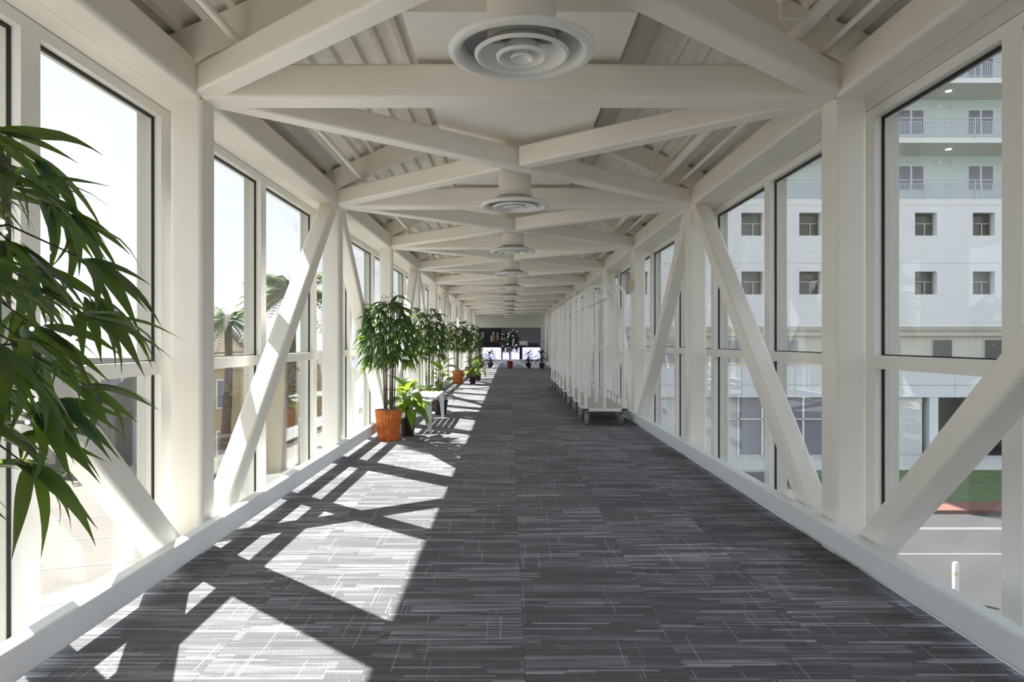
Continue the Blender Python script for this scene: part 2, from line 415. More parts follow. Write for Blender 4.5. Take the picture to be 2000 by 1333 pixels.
# ---- ceiling: crossbeams, X braces, rafters, ribbed deck
ceil = empty('ceiling', kind='structure', label='white painted roof of steel beams, X bracing and ribbed metal deck')
ZC = (ZB+ZT)/2
for k in range(K0, K1+1):
    MB().beam((CX-HW, fy(k), ZC), (CX+HW, fy(k), ZC), 0.19, ZT-ZB, 0.028).build('crossbeam', 'steel_paint', ceil, True)
ZX = 2.772
for k in range(K0, K1):
    y0, y1 = fy(k)+0.08, fy(k+1)-0.08
    x0, x1 = CX-HW+0.02, CX+HW-0.02
    ym = (y0+y1)/2
    MB().beam((x0, y0, ZX), (x1, y1, ZX), 0.15, 0.165, 0.02).build('diagonal_brace', 'steel_paint', ceil, True)
    d = Vector((x1-x0, y0-y1, 0)).normalized()*0.10
    MB().beam((x0, y1, ZX), (CX-d.x, ym-d.y, ZX), 0.15, 0.163, 0.02).build('diagonal_brace', 'steel_paint', ceil, True)
    MB().beam((CX+d.x, ym+d.y, ZX), (x1, y0, ZX), 0.15, 0.163, 0.02).build('diagonal_brace', 'steel_paint', ceil, True)
SL = 0.44
def dz(x): return 3.035 + SL*(2.0-abs(x))              # deck underside at offset x from the centre
for s, side in SIDES:
    prof = []; x = 2.36
    while x > 0.02:
        prof += [(x, 0), (x-0.092, 0), (x-0.102, -0.045), (x-0.138, -0.045)]
        x -= 0.152
    prof.append((max(x, 0.0), 0))
    prof = [(max(px, 0.0), dd) for px, dd in prof]
    for k in range(K0-1, K1):
        y0 = fy(k) if k >= K0 else YB; y1 = fy(k+1)
        if k == K1-1: y1 = YE
        v = []; f = []; n = len(prof)
        for yy in (y0+0.004, y1-0.004):
            v += [(CX+s*px, yy, dz(px)+dd) for px, dd in prof] + [(CX+s*2.36, yy, dz(2.36)+0.1), (CX, yy, dz(0)+0.1)]
        m_ = n+2
        for i in range(n-1): f.append((i, i+1, i+1+m_, i+m_))
        f += [(n, n+1, n+1+m_, n+m_), (0, n, n+m_, m_)]
        MB().add(v, f).build('deck_panel', 'deck_paint', ceil)
rz = lambda x: dz(x) - 0.045 - 0.102
for k in range(K0, K1+1):
    for s, side in SIDES:
        MB().beam((CX+s*2.04, fy(k)-0.15, rz(2.04)), (CX+s*0.0, fy(k)-0.15, rz(0.0)), 0.11, 0.20, 0.008).build('rafter', 'steel_paint', ceil, True)
# ends of the enclosure
we = empty('wall_end', kind='structure', label='pale grey end wall with wide opening into the lobby')
ox0, ox1, oz = -1.66, 1.75, 1.985
bx('pier', 'end_wall', CX-2.5, ox0, YE, YE+0.2, 0, oz, we)
bx('pier', 'end_wall', ox1, CX+2.5, YE, YE+0.2, 0, oz, we)
bx('header', 'end_wall', CX-2.5, CX+2.5, YE, YE+0.2, oz, 3.9, we)
wb = empty('wall_back', kind='structure', label='plain white wall closing the walkway behind the viewer')
bx('wall_panel', 'steel_paint', CX-2.5, CX+2.5, YB-0.25, YB-0.05, -0.1, 3.95, wb)
# ---- lobby shell
lw = empty('wall_lobby', kind='structure', label='lilac grey lobby walls beyond the opening')
bx('back_panel', 'lobby_wall', -4.5, 4.6, 45.4, 45.6, 0, 3.0, lw)
bx('side_panel', 'lobby_wall', -4.6, -4.4, YE+0.2, 45.4, 0, 3.0, lw)
bx('side_panel', 'lobby_wall', 4.5, 4.7, YE+0.2, 45.4, 0, 3.0, lw)
bx('lobby_soffit', 'end_wall', -4.6, 4.7, YE+0.2, 45.6, 2.7, 2.9, lw)

# ------------------------------------------------------------------ air duct and diffusers
duct = empty('air_duct', (CX, 0, 0), label='long flat white air duct running under the roof ridge', cat='duct')
ys = [3.45 + P*i for i in range(-2, 11)]
for i, y in enumerate(ys):
    y1 = min(y + P - 0.12, YE)
    bx('duct_section', 'duct_paint', -0.60, 0.60, y, y1, 2.915, 3.22, duct)
    if y1 < YE: bx('duct_joint', 'duct_paint', -0.56, 0.56, y1, y1+0.12, 2.985, 3.18, duct)
def diffuser_proto():
    t = empty('air_diffuser')
    def ring(name, R0, z0, r1, z1, lip=0.010, m='diffuser_alu', par=None):
        p = [(R0, z0+lip), (R0-0.004, z0), (R0-0.014, z0-0.003), (R0-0.026, z0+0.006)]
        n = 6
        for i in range(1, n+1):
            u = i/n; p.append((R0-0.026+(r1-R0+0.026)*u, z0+0.006+(z1-z0-0.006)*(u**0.75)))
        p += [(r1+0.004, z1+0.004)]
        for i in range(n-1, 0, -1):
            u = i/n; p.append((R0-0.018+(r1-R0+0.026)*u, z0+0.016+(z1-z0-0.006)*(u**0.75)))
        return MB().lathe(p, 48, closed=True).build(name, m, par or t, True)
    MB().lathe([(0.0, 0.429), (0.150, 0.429), (0.150, 0.13), (0.157, 0.125), (0.157, 0.095), (0.150, 0.09), (0.150, 0.05), (0.142, 0.05), (0.142, 0.30), (0.0, 0.30)], 40).build('neck', 'duct_paint', t, True)
    MB().lathe([(0.0, 0.20), (0.141, 0.20), (0.141, 0.185), (0.0, 0.185)], 32).build('damper', 'dark_inside', t)
    # outer flange: rolled rim sloping up to the neck
    MB().lathe([(0.315, 0.028), (0.318, 0.018), (0.314, 0.008), (0.300, 0.001), (0.285, 0.0), (0.268, 0.008), (0.258, 0.026), (0.247, 0.045), (0.246, 0.050), (0.262, 0.046), (0.29, 0.042)], 56, closed=True).build('flange', 'diffuser_alu', t, True)
    MB().lathe([(0.250, 0.046), (0.150, 0.088), (0.152, 0.094), (0.256, 0.050)], 48, closed=True).build('plenum', 'plenum_grey', t, True)
    ring('cone_ring', 0.205, -0.004, 0.095, 0.075)
    ring('cone_ring', 0.112, -0.012, 0.050, 0.050)
    MB().lathe([(0.0, 0.006), (0.02, 0.002), (0.040, -0.008), (0.048, -0.018), (0.050, -0.012), (0.04, 0.012), (0.012, 0.05), (0.0, 0.05)], 32).build('centre_button', 'diffuser_alu', t, True)
    MB().box(-0.006, 0.006, -0.14, 0.14, 0.05, 0.062).box(-0.14, 0.14, -0.006, 0.006, 0.05, 0.062).build('spider', 'hub_grey', t)
    return t
dp = diffuser_proto()
dys = [2.95] + [6.30 + P*i for i in range(0, 10)]
for i, y in enumerate(dys):
    o = dp if i == 0 else copy_tree(dp)
    o.location = (CX-0.012*0, y, H+1.235)
    lab = 'large round white air diffuser closest to the camera overhead' if i == 0 else '%s round white ceiling air diffuser along the duct from the camera' % ORD[i]
    tag(o, lab, 'air vent', 'round ceiling diffusers')

# ------------------------------------------------------------------ pipes under the roof
def pipe(name, lab, x, z, r, cat='pipe', clamps=True):
    t = empty(name, (CX, 0, 0), label=lab, cat=cat)
    MB().sweep([(x, YB, z), (x, YE-0.05, z)], r, 12).build('tube', 'steel_paint', t, True)
    for k in range(K0, K1):
        yy = fy(k)+1.3
        MB().sweep([(x+math.cos(a)*(r+0.006), yy, z+math.sin(a)*(r+0.006)) for a in [2*math.pi*i/12 for i in range(12)]], 0.007, 6, closed=True).build('hanger_ring', 'steel_paint', t)
        MB().sweep([(x, yy, z+r), (x, yy, dz(x)-0.03)], 0.005, 6).build('hanger_rod', 'steel_paint', t)
    return t
pipe('conduit_pipe', 'slim white conduit under the deck on the plant side', -1.58, dz(1.58)-0.28, 0.024)
sp_ = pipe('sprinkler_pipe', 'thick white sprinkler pipe under the deck on the luggage cart side', 1.54, dz(1.54)-0.285, 0.040)
pipe('conduit_pipe', 'thin white conduit beside the thick sprinkler pipe', 1.72, dz(1.72)-0.262, 0.016)
for k in range(-1, K1):
    yy = fy(k)+2.75; z = dz(1.54)-0.285
    h_ = MB().sweep([(1.50, yy, z), (1.38, yy, z), (1.38, yy, z+0.06)], 0.012, 8).build('sprinkler_arm', 'steel_paint', sp_)
    MB().lathe([(0, 0.105), (0.022, 0.10), (0.024, 0.095), (0.006, 0.085), (0.008, 0.05), (0, 0.05)], 10, c=(1.38, yy, z)).build('sprinkler_head', 'steel_paint', h_)
# exit box with conduit on the third post, right side
bxo = empty('junction_box', (CX+1.855, fy(2)-0.03, 0), label='small beige electrical box with white conduit on post beside luggage carts', cat='electrical box')
MB().beam((-0.032, 0, 2.03), (-0.032, 0, 2.18), 0.062, 0.14, 0.008, up=(0, 1, 0)).build('box_body', 'box_beige', bxo, True)
MB().sweep([(-0.02, 0, 2.18), (-0.02, 0, 2.62)], 0.012, 8).build('conduit', 'steel_paint', bxo, True)
MB().box(-0.066, -0.062, -0.045, 0.045, 2.05, 2.16).build('cover_plate', 'box_beige', bxo)

# ------------------------------------------------------------------ luggage carts
def hoop(x0, x1, y, z0, z1, r=0.11):
    pts = [(x0, y, z0), (x0, y, z1-r)]
    for i in range(1, 7): a = R(180-15*i); pts.append((x0+r+r*math.cos(a), y, z1-r+r*math.sin(a)))
    pts.append((x1-r, y, z1))
    for i in range(1, 7): a = R(90-15*i); pts.append((x1-r+r*math.cos(a), y, z1-r+r*math.sin(a)))
    pts.append((x1, y, z0)); return pts
CW, CLEN, CD = 0.60, 1.02, 0.235
def cart_proto():
    t = empty('luggage_cart')
    MB().beam((0, 0, CD), (0, CLEN, CD), CW, 0.035, 0.008).build('deck', 'cart_deck', t, True)
    rim = MB()
    for x in (-CW/2-0.006, CW/2+0.006): rim.beam((x, -0.006, CD), (x, CLEN+0.006, CD), 0.014, 0.045)
    for y in (-0.006, CLEN+0.006): rim.beam((-CW/2, y, CD), (CW/2, y, CD), 0.014, 0.045)
    rim.build('deck_rim', 'cart_white', t)
    for y in (0.03, CLEN-0.03):
        MB().sweep(hoop(-CW/2+0.02, CW/2-0.02, y, CD, 2.06), 0.021, 10).build('hoop', 'cart_white', t, True)
        c = MB().sweep([(0, y, CD), (0, y, 2.055)], 0.020, 10).build('centre_post', 'cart_white', t, True)
    MB().sweep([(0, 0.0, 1.86), (0, CLEN, 1.86)], 0.013, 8).build('hanging_rail', 'cart_bar', t, True)
    for y in (0.0, CLEN): MB().lathe([(0, -0.012), (0.022, -0.012), (0.022, 0.012), (0, 0.012)], 12, c=(0, y, 1.86)).build('rail_knob', 'cart_bar', t)
    for s in (-1, 1):
        x = s*(CW/2-0.02)
        MB().sweep([(x, 0.03, 0.39), (x, CLEN-0.03, 0.39)], 0.010, 8).build('side_rail', 'cart_bar', t, True)
        for y in (0.30, 0.70): MB().sweep([(x, y, CD), (x, y, 0.39)], 0.008, 6).build('rail_stub', 'cart_bar', t)
        for y in (0.0, CLEN):
            MB().lathe([(0, -0.014), (0.050, -0.014), (0.054, 0), (0.050, 0.018), (0, 0.018)], 14, c=(s*(CW/2-0.02), y+(0.02 if y == 0 else -0.02), CD)).build('corner_bumper', 'rubber_dark', t, True)
        for y in (0.11, CLEN-0.11):
            xw = s*(CW/2-0.045)
            wh = MB().lathe([(0.055, -0.020), (0.092, -0.022), (0.100, -0.014), (0.100, 0.014), (0.092, 0.022), (0.055, 0.020)], 24, c=(xw, y, 0.100), axis='x', closed=True).build('wheel', 'rubber', t, True)
            MB().lathe([(0, -0.019), (0.02, -0.026), (0.056, -0.016), (0.056, 0.016), (0.02, 0.026), (0, 0.019)], 16, c=(xw, y, 0.100), axis='x').build('wheel_hub', 'hub_grey', wh, True)
            fk = MB()
            for q in (-0.030, 0.030): fk.beam((xw+q, y, 0.09), (xw+q, y, CD-0.02), 0.006, 0.035, up=(0, 1, 0))
            fk.box(xw-0.033, xw+0.033, y-0.03, y+0.03, CD-0.03, CD-0.017); fk.build('fork', 'hub_grey', wh)
    return t
cp = cart_proto(); NC = 8
for i in range(NC):
    o = cp if i == 0 else copy_tree(cp)
    o.location = (1.42 + random.uniform(-0.012, 0.012) + i*0.006, 10.06 + i*1.105, 0); o.rotation_euler = (0, 0, R(random.uniform(-0.8, 0.8)))
    lab = ('white hoop-framed luggage cart at the near end of the parked row' if i == 0 else
           'white luggage cart at the far end of the parked row' if i == NC-1 else
           '%s white luggage cart from the near end of the parked row' % ORD[i])
    tag(o, lab, 'luggage cart', 'luggage carts parked in a row')

# ------------------------------------------------------------------ plants
def leaf_mesh(name, L, W, droop, m, fold=0.25, n=6, tipbend=0.0, shape='lance'):
    v = []; f = []
    for i in range(n+1):
        u = i/n
        if shape == 'lance': w = W*(math.sin(math.pi*min(1, u*1.05)**0.62)*0.98 if u < 0.95 else 0.02)
        else: w = W*max(0.02, math.sin(math.pi*u**0.75))
        if i == 0: w = W*0.08
        if i == n: w = W*0.015
        a = droop*u + tipbend*max(0, u-0.6)
        y = L*u*math.cos(a*0.6); z = -L*u*math.sin(a*0.6)
        v += [(-w/2, y, z+fold*w*0.5), (0, y, z), (w/2, y, z+fold*w*0.5)]
    for i in range(n):
        b = i*3; f += [(b, b+1, b+4, b+3), (b+1, b+2, b+5, b+4)]
    me = bpy.data.meshes.new(name); me.from_pydata(v, [], f); me.materials.append(MATS[m])
    me.polygons.foreach_set('use_smooth', [True]*len(me.polygons)); me.update(); return me
LEAF = [leaf_mesh('leaf', 0.17, 0.026, d, 'bamboo_leaf', 0.3, 7, tb) for d, tb in ((0.25, 0.3), (0.5, 0.0), (0.75, 0.6), (0.1, 0.9))]
LEAF_D = [leaf_mesh('leaf', 0.17, 0.03, d, 'dark_leaf', 0.3, 4) for d in (0.3, 0.7)]
BROAD = [leaf_mesh('leaf', 0.31, 0.135, d, 'broad_leaf', 0.28, 8, tb, 'broad') for d, tb in ((0.5, 0.3), (0.9, 0.2), (1.3, 0.1))]
BROAD_D = [leaf_mesh('leaf', 0.32, 0.075, d, 'dark_leaf', 0.28, 6, 0.2, 'broad') for d in (0.5, 0.9)]
def aim(d, roll=0.0):
    """rotation taking +Y to d, leaf upper side kept upward"""
    d = Vector(d).normalized(); up = Vector((0, 0, 1))
    if abs(d.z) > 0.97: up = Vector((1, 0, 0))
    x = d.cross(up).normalized(); z = x.cross(d).normalized()
    M = Matrix((x, d, z)).transposed()
    return M @ Matrix.Rotation(roll, 3, 'Y')
def ribbed_pot(m, r0, r1, h, ribs, t):
    seg = ribs*4; v = []; f = []
    prof = [(0.0, 0.0), (r0*0.98, 0.0), (r0, 0.012), (r1, h-0.02), (r1*1.02, h), (r1*0.93, h), (r1*0.9, h-0.045), (0.0, h-0.045)]
    k = len(prof)
    for i in range(seg):
        a = 2*math.pi*i/seg; g = 1.0 + (0.028 if (i % 4) in (0, 1) else -0.012)
        for j, (r_, z) in enumerate(prof):
            rr = r_*(g if 1 <= j <= 4 else 1.0); v.append((rr*math.cos(a), rr*math.sin(a), z))
    for i in range(seg):
        i2 = (i+1) % seg
        for j in range(k-1): f.append((i*k+j, i2*k+j, i2*k+j+1, i*k+j+1))
    return MB().add(v, f).build('pot', m, t)
def round_pot(m, r0, r1, h, t, rim=True):
    p = [(0, 0), (r0, 0), (r1, h-0.03), (r1*1.07, h-0.03), (r1*1.07, h), (r1*0.92, h), (r1*0.88, h-0.03), (0, h-0.03)]
    return MB().lathe(p, 28).build('pot', m, t, True)
def bulbs(t, pts, r=0.006):
    me = bpy.data.meshes.new('bulb'); bm = bmesh.new(); bmesh.ops.create_icosphere(bm, subdivisions=1, radius=r); bm.to_mesh(me); bm.free()
    me.materials.append(MATS['bulb_violet'])
    for p in pts: link('bulb', me, None, t, p)
def bamboo(name, label, loc, seed, pot='pot_orange', leaves=LEAF, maxobj=300, fans=44, crown=(0.30, 0.52, 1.30), bul=0, scale=1.0,
           group='potted bamboo palms with string lights', lights_first=None, spread=0.0, br=0.006, ribs=True, stuff_extra=0, view=None, lscale=1.0):
    rnd = random.Random(seed)
    t = empty(name, loc, label=label, cat='potted plant', group=group)
    if ribs: ribbed_pot(pot, 0.128, 0.165, 0.385, 26, t)
    else: round_pot(pot, 0.11, 0.15, 0.36, t)
    MB().lathe([(0, 0.37), (0.06, 0.395), (0.11, 0.388), (0.150, 0.362), (0, 0.34)], 20).build('moss', 'moss', t, True)
    tops = []
    for i in range(8):
        a = 2*math.pi*i/8 + rnd.uniform(-.2, .2); r0 = rnd.uniform(0.02, 0.085)
        zt = rnd.uniform(1.35, 1.78)
        pts = [(r0*math.cos(a)*(1+0.6*u), r0*math.sin(a)*(1+0.6*u), 0.36+(zt-0.36)*u) for u in [j/6 for j in range(7)]]
        rad = []
        for j in range(7): rad.append(0.0085*(1.0-0.4*j/6)*(1.25 if j % 2 else 0.95))
        MB().sweep(pts, rad, 7).build('cane', 'cane', t, True); tops.append(Vector(pts[-1]))
    rx, rzz, zc = crown
    specs = []; twigs = MB(); ends = []
    for i in range(fans):
        # even spread of directions
        u = (i+0.5)/fans; ph = i*2.39996 + rnd.uniform(-.2, .2)
        ct = 1 - 1.75*u; st = math.sqrt(max(0, 1-ct*ct)); q = rnd.uniform(0.62, 1.0)
        e = Vector((rx*st*math.cos(ph)*q, rx*st*math.sin(ph)*q, zc + rzz*ct*q))
        st_ = Vector((e.x*0.15, e.y*0.15, e.z + rnd.uniform(0.02, 0.10)))
        mid = (st_+e)/2 + Vector((0, 0, 0.05))
        twigs.sweep([st_, mid, e], [0.0032, 0.0025, 0.0016], 5); ends.append(e)
        out = Vector((math.cos(ph), math.sin(ph), 0))
        side = Vector((-out.y, out.x, 0))
        drop = rnd.uniform(-0.9, -0.1+spread) if ct < 0.75 else rnd.uniform(-0.3, 0.4)
        nl = 7
        for j in range(nl):
            a = (j-(nl-1)/2)/((nl-1)/2)
            d = out*math.cos(a*1.15) + side*math.sin(a*1.15) + Vector((0, 0, drop - 0.35*abs(a) + rnd.uniform(-.3, .15)))
            specs.append((e + out*rnd.uniform(-.02, .02), d, rnd.uniform(-.7, .7), rnd.uniform(0.75, 1.2)*lscale, rnd.randrange(len(leaves))))
    twigs.build('twigs', 'twig', t)
    if view is not None: specs.sort(key=lambda q: -(q[0].x*view[0]+q[0].y*view[1]))
    rest = MB()
    for i, (p, d, roll, sc, li) in enumerate(specs):
        M = aim(d, roll)
        if i < maxobj:
            o = link('leaf', leaves[li], None, t); o.matrix_basis = Matrix.Translation(p) @ (M*sc).to_4x4()
        else:
            me = leaves[li]; rest.add([p + (M*sc) @ vv.co for vv in me.vertices], [tuple(pp.vertices) for pp in me.polygons])
    if rest.v:
        o = rest.build('foliage', leaves[0].materials[0].name, t); o['kind'] = 'stuff'
    if bul: bulbs(t, [ends[rnd.randrange(len(ends))]*1.0 + Vector((rnd.uniform(-.05, .05), rnd.uniform(-.05, .05), rnd.uniform(-.06, .04))) for _ in range(bul)], br)
    return t
def leafy(name, label, loc, seed, pot='pot_black', n=16, leaves=BROAD, ph=0.22, pr=0.105, reach=0.30, h=0.80, group='broad-leaved potted plants', stem=True):
    rnd = random.Random(seed)
    t = empty(name, loc, label=label, cat='potted plant', group=group)
    round_pot(pot, pr*0.78, pr, ph, t)
    MB().lathe([(0, ph-0.02), (pr*0.9, ph-0.025), (0, ph-0.06)], 16).build('soil', 'moss', t)
    for i in range(n):
        u = i/n; a = i*2.39996 + rnd.uniform(-.3, .3)
        out = Vector((math.cos(a), math.sin(a), 0)); z = ph + (h-ph-0.12)*(0.25+0.72*u)
        e = out*reach*0.30*(1.15-u*0.8) + Vector((0, 0, z))
        MB().sweep([out*0.02+Vector((0, 0, ph-0.03)), out*0.03+Vector((0, 0, ph+(z-ph)*0.5)), e], [0.008, 0.006, 0.004], 5).build('stem', leaves[0].materials[0].name, t)
        d = out*(1.15-0.65*u) + Vector((0, 0, -0.35+1.25*u + rnd.uniform(-.2, .2)))
        o = link('leaf', leaves[rnd.randrange(len(leaves))], None, t)
        o.matrix_basis = Matrix.Translation(e) @ (aim(d, rnd.uniform(-.4, .4))*rnd.uniform(0.75, 1.1)).to_4x4()
    return t
bamboo('potted_bamboo_palm', 'large bamboo palm with string lights at the left picture edge', (-1.23, 1.38, 0), 11, spread=0.5, br=0.005, fans=96, bul=60, maxobj=300,
       crown=(0.34, 0.54, 1.31), view=(0.8, 0.1), lscale=1.1)
bamboo('potted_bamboo_palm', 'tall bamboo palm in ribbed orange pot nearest the slatted bench', (-1.52, 8.62, 0), 5, fans=92, bul=16, crown=(0.34, 0.56, 1.33), lscale=1.3, maxobj=300, view=(0.3, -1))
bamboo('potted_bamboo_palm', 'bamboo palm in brown pot standing behind the tallest palm', (-1.46, 12.4, 0), 6, pot='pot_brown', fans=84, bul=10, crown=(0.34, 0.55, 1.33), lscale=1.3, maxobj=300, view=(0.3, -1))
bamboo('potted_bamboo_palm', 'far bamboo palm in bright orange pot by the left wall', (-1.5, 20.1, 0), 8, fans=76, bul=8, crown=(0.33, 0.54, 1.33), lscale=1.3, maxobj=0)
bamboo('potted_bamboo_palm', 'farthest bamboo palm along the left wall, behind the far orange pot', (-1.30, 23.0, 0), 9, fans=76, bul=8, crown=(0.36, 0.54, 1.33), pot='pot_brown', lscale=1.3, maxobj=0)
leafy('leafy_plant', 'bright green broad-leaved plant in black pot beside the orange pot', (-1.34, 9.02, 0), 3, n=28)
leafy('leafy_plant', 'green broad-leaved plant in dark pot at the far end of the slatted white bench', (-1.16, 11.62, 0), 4, n=20, h=1.0, ph=0.25, pr=0.12)
leafy('leafy_plant', 'yellow-green leafy plant in black pot beside the far orange pot', (-1.06, 20.0, 0), 14, n=18, h=0.85)
leafy('leafy_plant', 'spreading leafy plant just behind the far orange pot group', (-0.98, 21.6, 0), 15, n=20, h=0.8)

# slatted white resin bench
tb = empty('slatted_bench', (-1.29, 10.32, 0), label='low white slatted bench among the potted plants', cat='bench')
for i in range(5):
    MB().beam((-0.184+0.092*i, -0.95, 0.412), (-0.184+0.092*i, 0.95, 0.412), 0.070, 0.022, 0.006).build('slat', 'table_white', tb)
for y in (-0.90, 0.0, 0.90): MB().beam((-0.21, y, 0.382), (0.21, y, 0.382), 0.04, 0.038, 0.006).build('crossbar', 'table_white', tb)
for sx_ in (-1, 1):
    for sy_ in (-1, 1):
        x0, y0 = sx_*0.18, sy_*0.89; x1, y1 = sx_*0.20, sy_*0.93
        v = []
        for (xx, yy, z, w_) in ((x1, y1, 0, 0.022), (x0, y0, 0.40, 0.045)):
            v += [(xx-w_, yy-0.016, z), (xx+w_, yy-0.016, z), (xx+w_, yy+0.016, z), (xx-w_, yy+0.016, z)]
        MB().add(v, [(0, 3, 2, 1), (4, 5, 6, 7), (0, 1, 5, 4), (1, 2, 6, 5), (2, 3, 7, 6), (3, 0, 4, 7)]).build('leg', 'table_white', tb)

# ------------------------------------------------------------------ far end
YF = 30.9
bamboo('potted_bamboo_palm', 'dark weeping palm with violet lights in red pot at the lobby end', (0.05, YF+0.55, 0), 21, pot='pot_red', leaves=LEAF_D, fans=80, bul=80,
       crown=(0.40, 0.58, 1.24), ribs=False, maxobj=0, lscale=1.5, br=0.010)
for i, (x, lab) in enumerate(((-1.30, 'dark leafy plant at the far left corner by the lobby opening'), (-0.86, 'dark spiky plant in black pot left of the white arched bridge'),
                              (0.90, 'dark spiky plant in black pot right of the white arched bridge'), (1.50, 'dark leafy plant in black pot at the far right corner'))):
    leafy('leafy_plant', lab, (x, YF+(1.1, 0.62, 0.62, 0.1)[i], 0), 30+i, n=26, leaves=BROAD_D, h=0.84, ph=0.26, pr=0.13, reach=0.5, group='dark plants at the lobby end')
emis('fill_glow', (1.0, 0.97, 1.0), 4.0)
for i, x in enumerate((-1.6, 1.7)):  # unseen lamps above the opening, added to brighten the lobby back wall
    cl = empty('lobby_fill_light', (x, 41.0, 2.7), label='unseen square fill light added over the %s half of the lobby' % ('left', 'right')[i], cat='fill light', group='added lobby fill lights')
    bx('fill_frame', 'end_wall', -0.42, 0.42, -0.42, 0.42, -0.03, -0.001, cl); bx('light_panel', 'fill_glow', -0.38, 0.38, -0.38, 0.38, -0.045, -0.03, cl)
br = empty('garden_bridge', (0.03, YF, 0), label='small white arched garden bridge in front of the red pot', cat='ornament')
for yy in (-0.17, 0.17):
    arc = [(-0.80+1.60*u, yy, 0.02+0.36*math.sin(math.pi*u)) for u in [i/20 for i in range(21)]]
    MB().sweep(arc, 0.028, 8).build('arch_rail', 'cart_white', br, True)
    for xx in (-0.68, -0.60, -0.52, -0.44, -0.36, 0.36, 0.44, 0.52, 0.60, 0.68):
        zz = 0.02+0.36*math.sin(math.pi*(xx+0.8)/1.6); MB().sweep([(xx, yy, zz), (xx, yy, 0.40)], 0.010, 6).build('baluster', 'cart_white', br)
    for xa, xb in ((-0.70, -0.3), (0.3, 0.70)): MB().sweep([(xa, yy, 0.40), (xb, yy, 0.40)], 0.014, 6).build('handrail', 'cart_white', br)
for i in range(15):
    u = (i+0.5)/15; xx = -0.80+1.60*u; zz = 0.02+0.36*math.sin(math.pi*u)
    MB().beam((xx, -0.16, zz), (xx, 0.16, zz), 0.085, 0.015).build('plank', 'cart_white', br)
dk = empty('reception_desk', (0.15, 42.0, 0), label='reception desk with three backlit white front panels', cat='desk')
bx('desk_body', 'lobby_wall', -1.90, 1.80, 0.04, 0.75, 0, 0.86, dk)
bx('worktop', 'black_frame', -1.95, 1.85, -0.04, 0.78, 0.86, 0.93, dk)
bx('plinth', 'end_wall', -1.9, 1.8, 0.0, 0.04, 0, 0.10, dk)
for a, b in ((-1.76, -0.62), (-0.54, 0.50), (0.68, 1.76)): bx('light_panel', 'panel_light', a, b, 0.01, 0.04, 0.12, 0.85, dk)
for a, b in ((-0.62, -0.54), (0.50, 0.68)): bx('divider', 'black_frame', a, b, -0.01, 0.04, 0.10, 0.86, dk)
pr_ = empty('desk_printer', (0.88, 42.15, 0.93), label='beige printer standing on the reception desk', cat='printer')
MB().beam((0, 0, 0.16), (0, 0.4, 0.16), 0.52, 0.30, 0.03).build('printer_body', 'slab_white', pr_, True)
bx('paper_tray', 'rubber_dark', -0.2, 0.2, -0.08, 0.0, 0.02, 0.06, pr_)
gr = empty('wall_grille', (1.62, 45.38, 0), label='dark louvred grille low on the lobby back wall', cat='grille')
bx('grille_frame', 'black_frame', -0.35, 0.35, -0.03, 0.02, 0.75, 1.10, gr)
for i in range(6): bx('slat', 'rubber', -0.33, 0.33, -0.045, -0.03, 0.78+0.052*i, 0.81+0.052*i, gr)
dr = empty('display_case', (-1.20, 43.6, 0), label='tall black-framed display case with warm dark contents beside the desk', cat='display case')
bx('case_back', 'black_frame', -0.66, 0.66, 0.10, 0.16, 0.0, 2.0, dr)
for a, b in ((-0.70, -0.62), (0.62, 0.70)): bx('stile', 'black_frame', a, b, 0, 0.16, 0, 2.02, dr)
bx('top_rail', 'black_frame', -0.70, 0.70, 0, 0.16, 1.93, 2.05, dr)
mat('print_cream', (0.75, 0.68, 0.45), 0.6); mat('print_rust', (0.30, 0.07, 0.05), 0.6)
for m_, a, b, z0, z1 in (('print_cream', -0.55, -0.40, 1.45, 1.82), ('slab_white', 0.02, 0.18, 1.2, 1.6), ('print_cream', 0.14, 0.28, 1.25, 1.85), ('print_rust', 0.25, 0.40, 1.15, 1.6), ('print_cream', 0.42, 0.52, 1.3, 1.8)):
    bx('figure', m_, a, b, 0.06, 0.10, z0, z1, dr)
sc_ = empty('security_camera', (0.04, YE-0.06, 2.60), label='small dark security camera on the end wall header', cat='camera')
MB().sweep([(0, 0.06, 0.02), (0, -0.02, 0.02)], 0.025, 10).build('mount', 'steel_paint', sc_)
MB().sweep([(0, -0.02, 0.0), (0, -0.16, -0.03)], 0.05, 12).build('camera_body', 'rubber_dark', sc_, True)
fa = empty('fire_alarm', (1.98, YE-0.03, 1.22), label='red fire alarm pull station on the end wall', cat='fire alarm')
bx('alarm_body', 'red_plastic', -0.06, 0.06, -0.02, 0.03, -0.09, 0.09, fa)
bx('pull_handle', 'print_white', -0.035, 0.035, -0.035, -0.02, -0.03, 0.0, fa)

# ------------------------------------------------------------------ outside: ground
GZ = -4.9
g = tag(bx('ground', 'pale_ground', -140, -3.5, -60, 160, GZ-0.3, GZ), 'pale sunlit concrete lot on the left', kind='structure')
g2 = tag(bx('road', 'asphalt', -3.5, 140, -60, 160, GZ-0.3, GZ-0.001), 'grey asphalt street under and right of the walkway', kind='structure')
rp_ = empty('road_markings', (0, 0, GZ), label='painted white lines on the street', kind='structure')
for (x0, x1, y0, y1) in ((5, 45, 22.2, 22.5), (5, 45, 19.6, 19.75), (-9, -8.85, 2, 30)):
    bx('line', 'road_white', x0, x1, y0, y1, 0, 0.008, rp_)
for i in range(6):
    MB().beam((-16-0.2*i, 8+3*i, 0.004), (-10-0.2*i, 10+3*i, 0.004), 0.14, 0.008).build('line', 'road_white', rp_)
kb = tag(bx('street_kerb', 'brick_red', 12, 45, 24.3, 25.6, GZ, GZ+0.12), 'red brick paved strip along the street lawn', kind='structure')
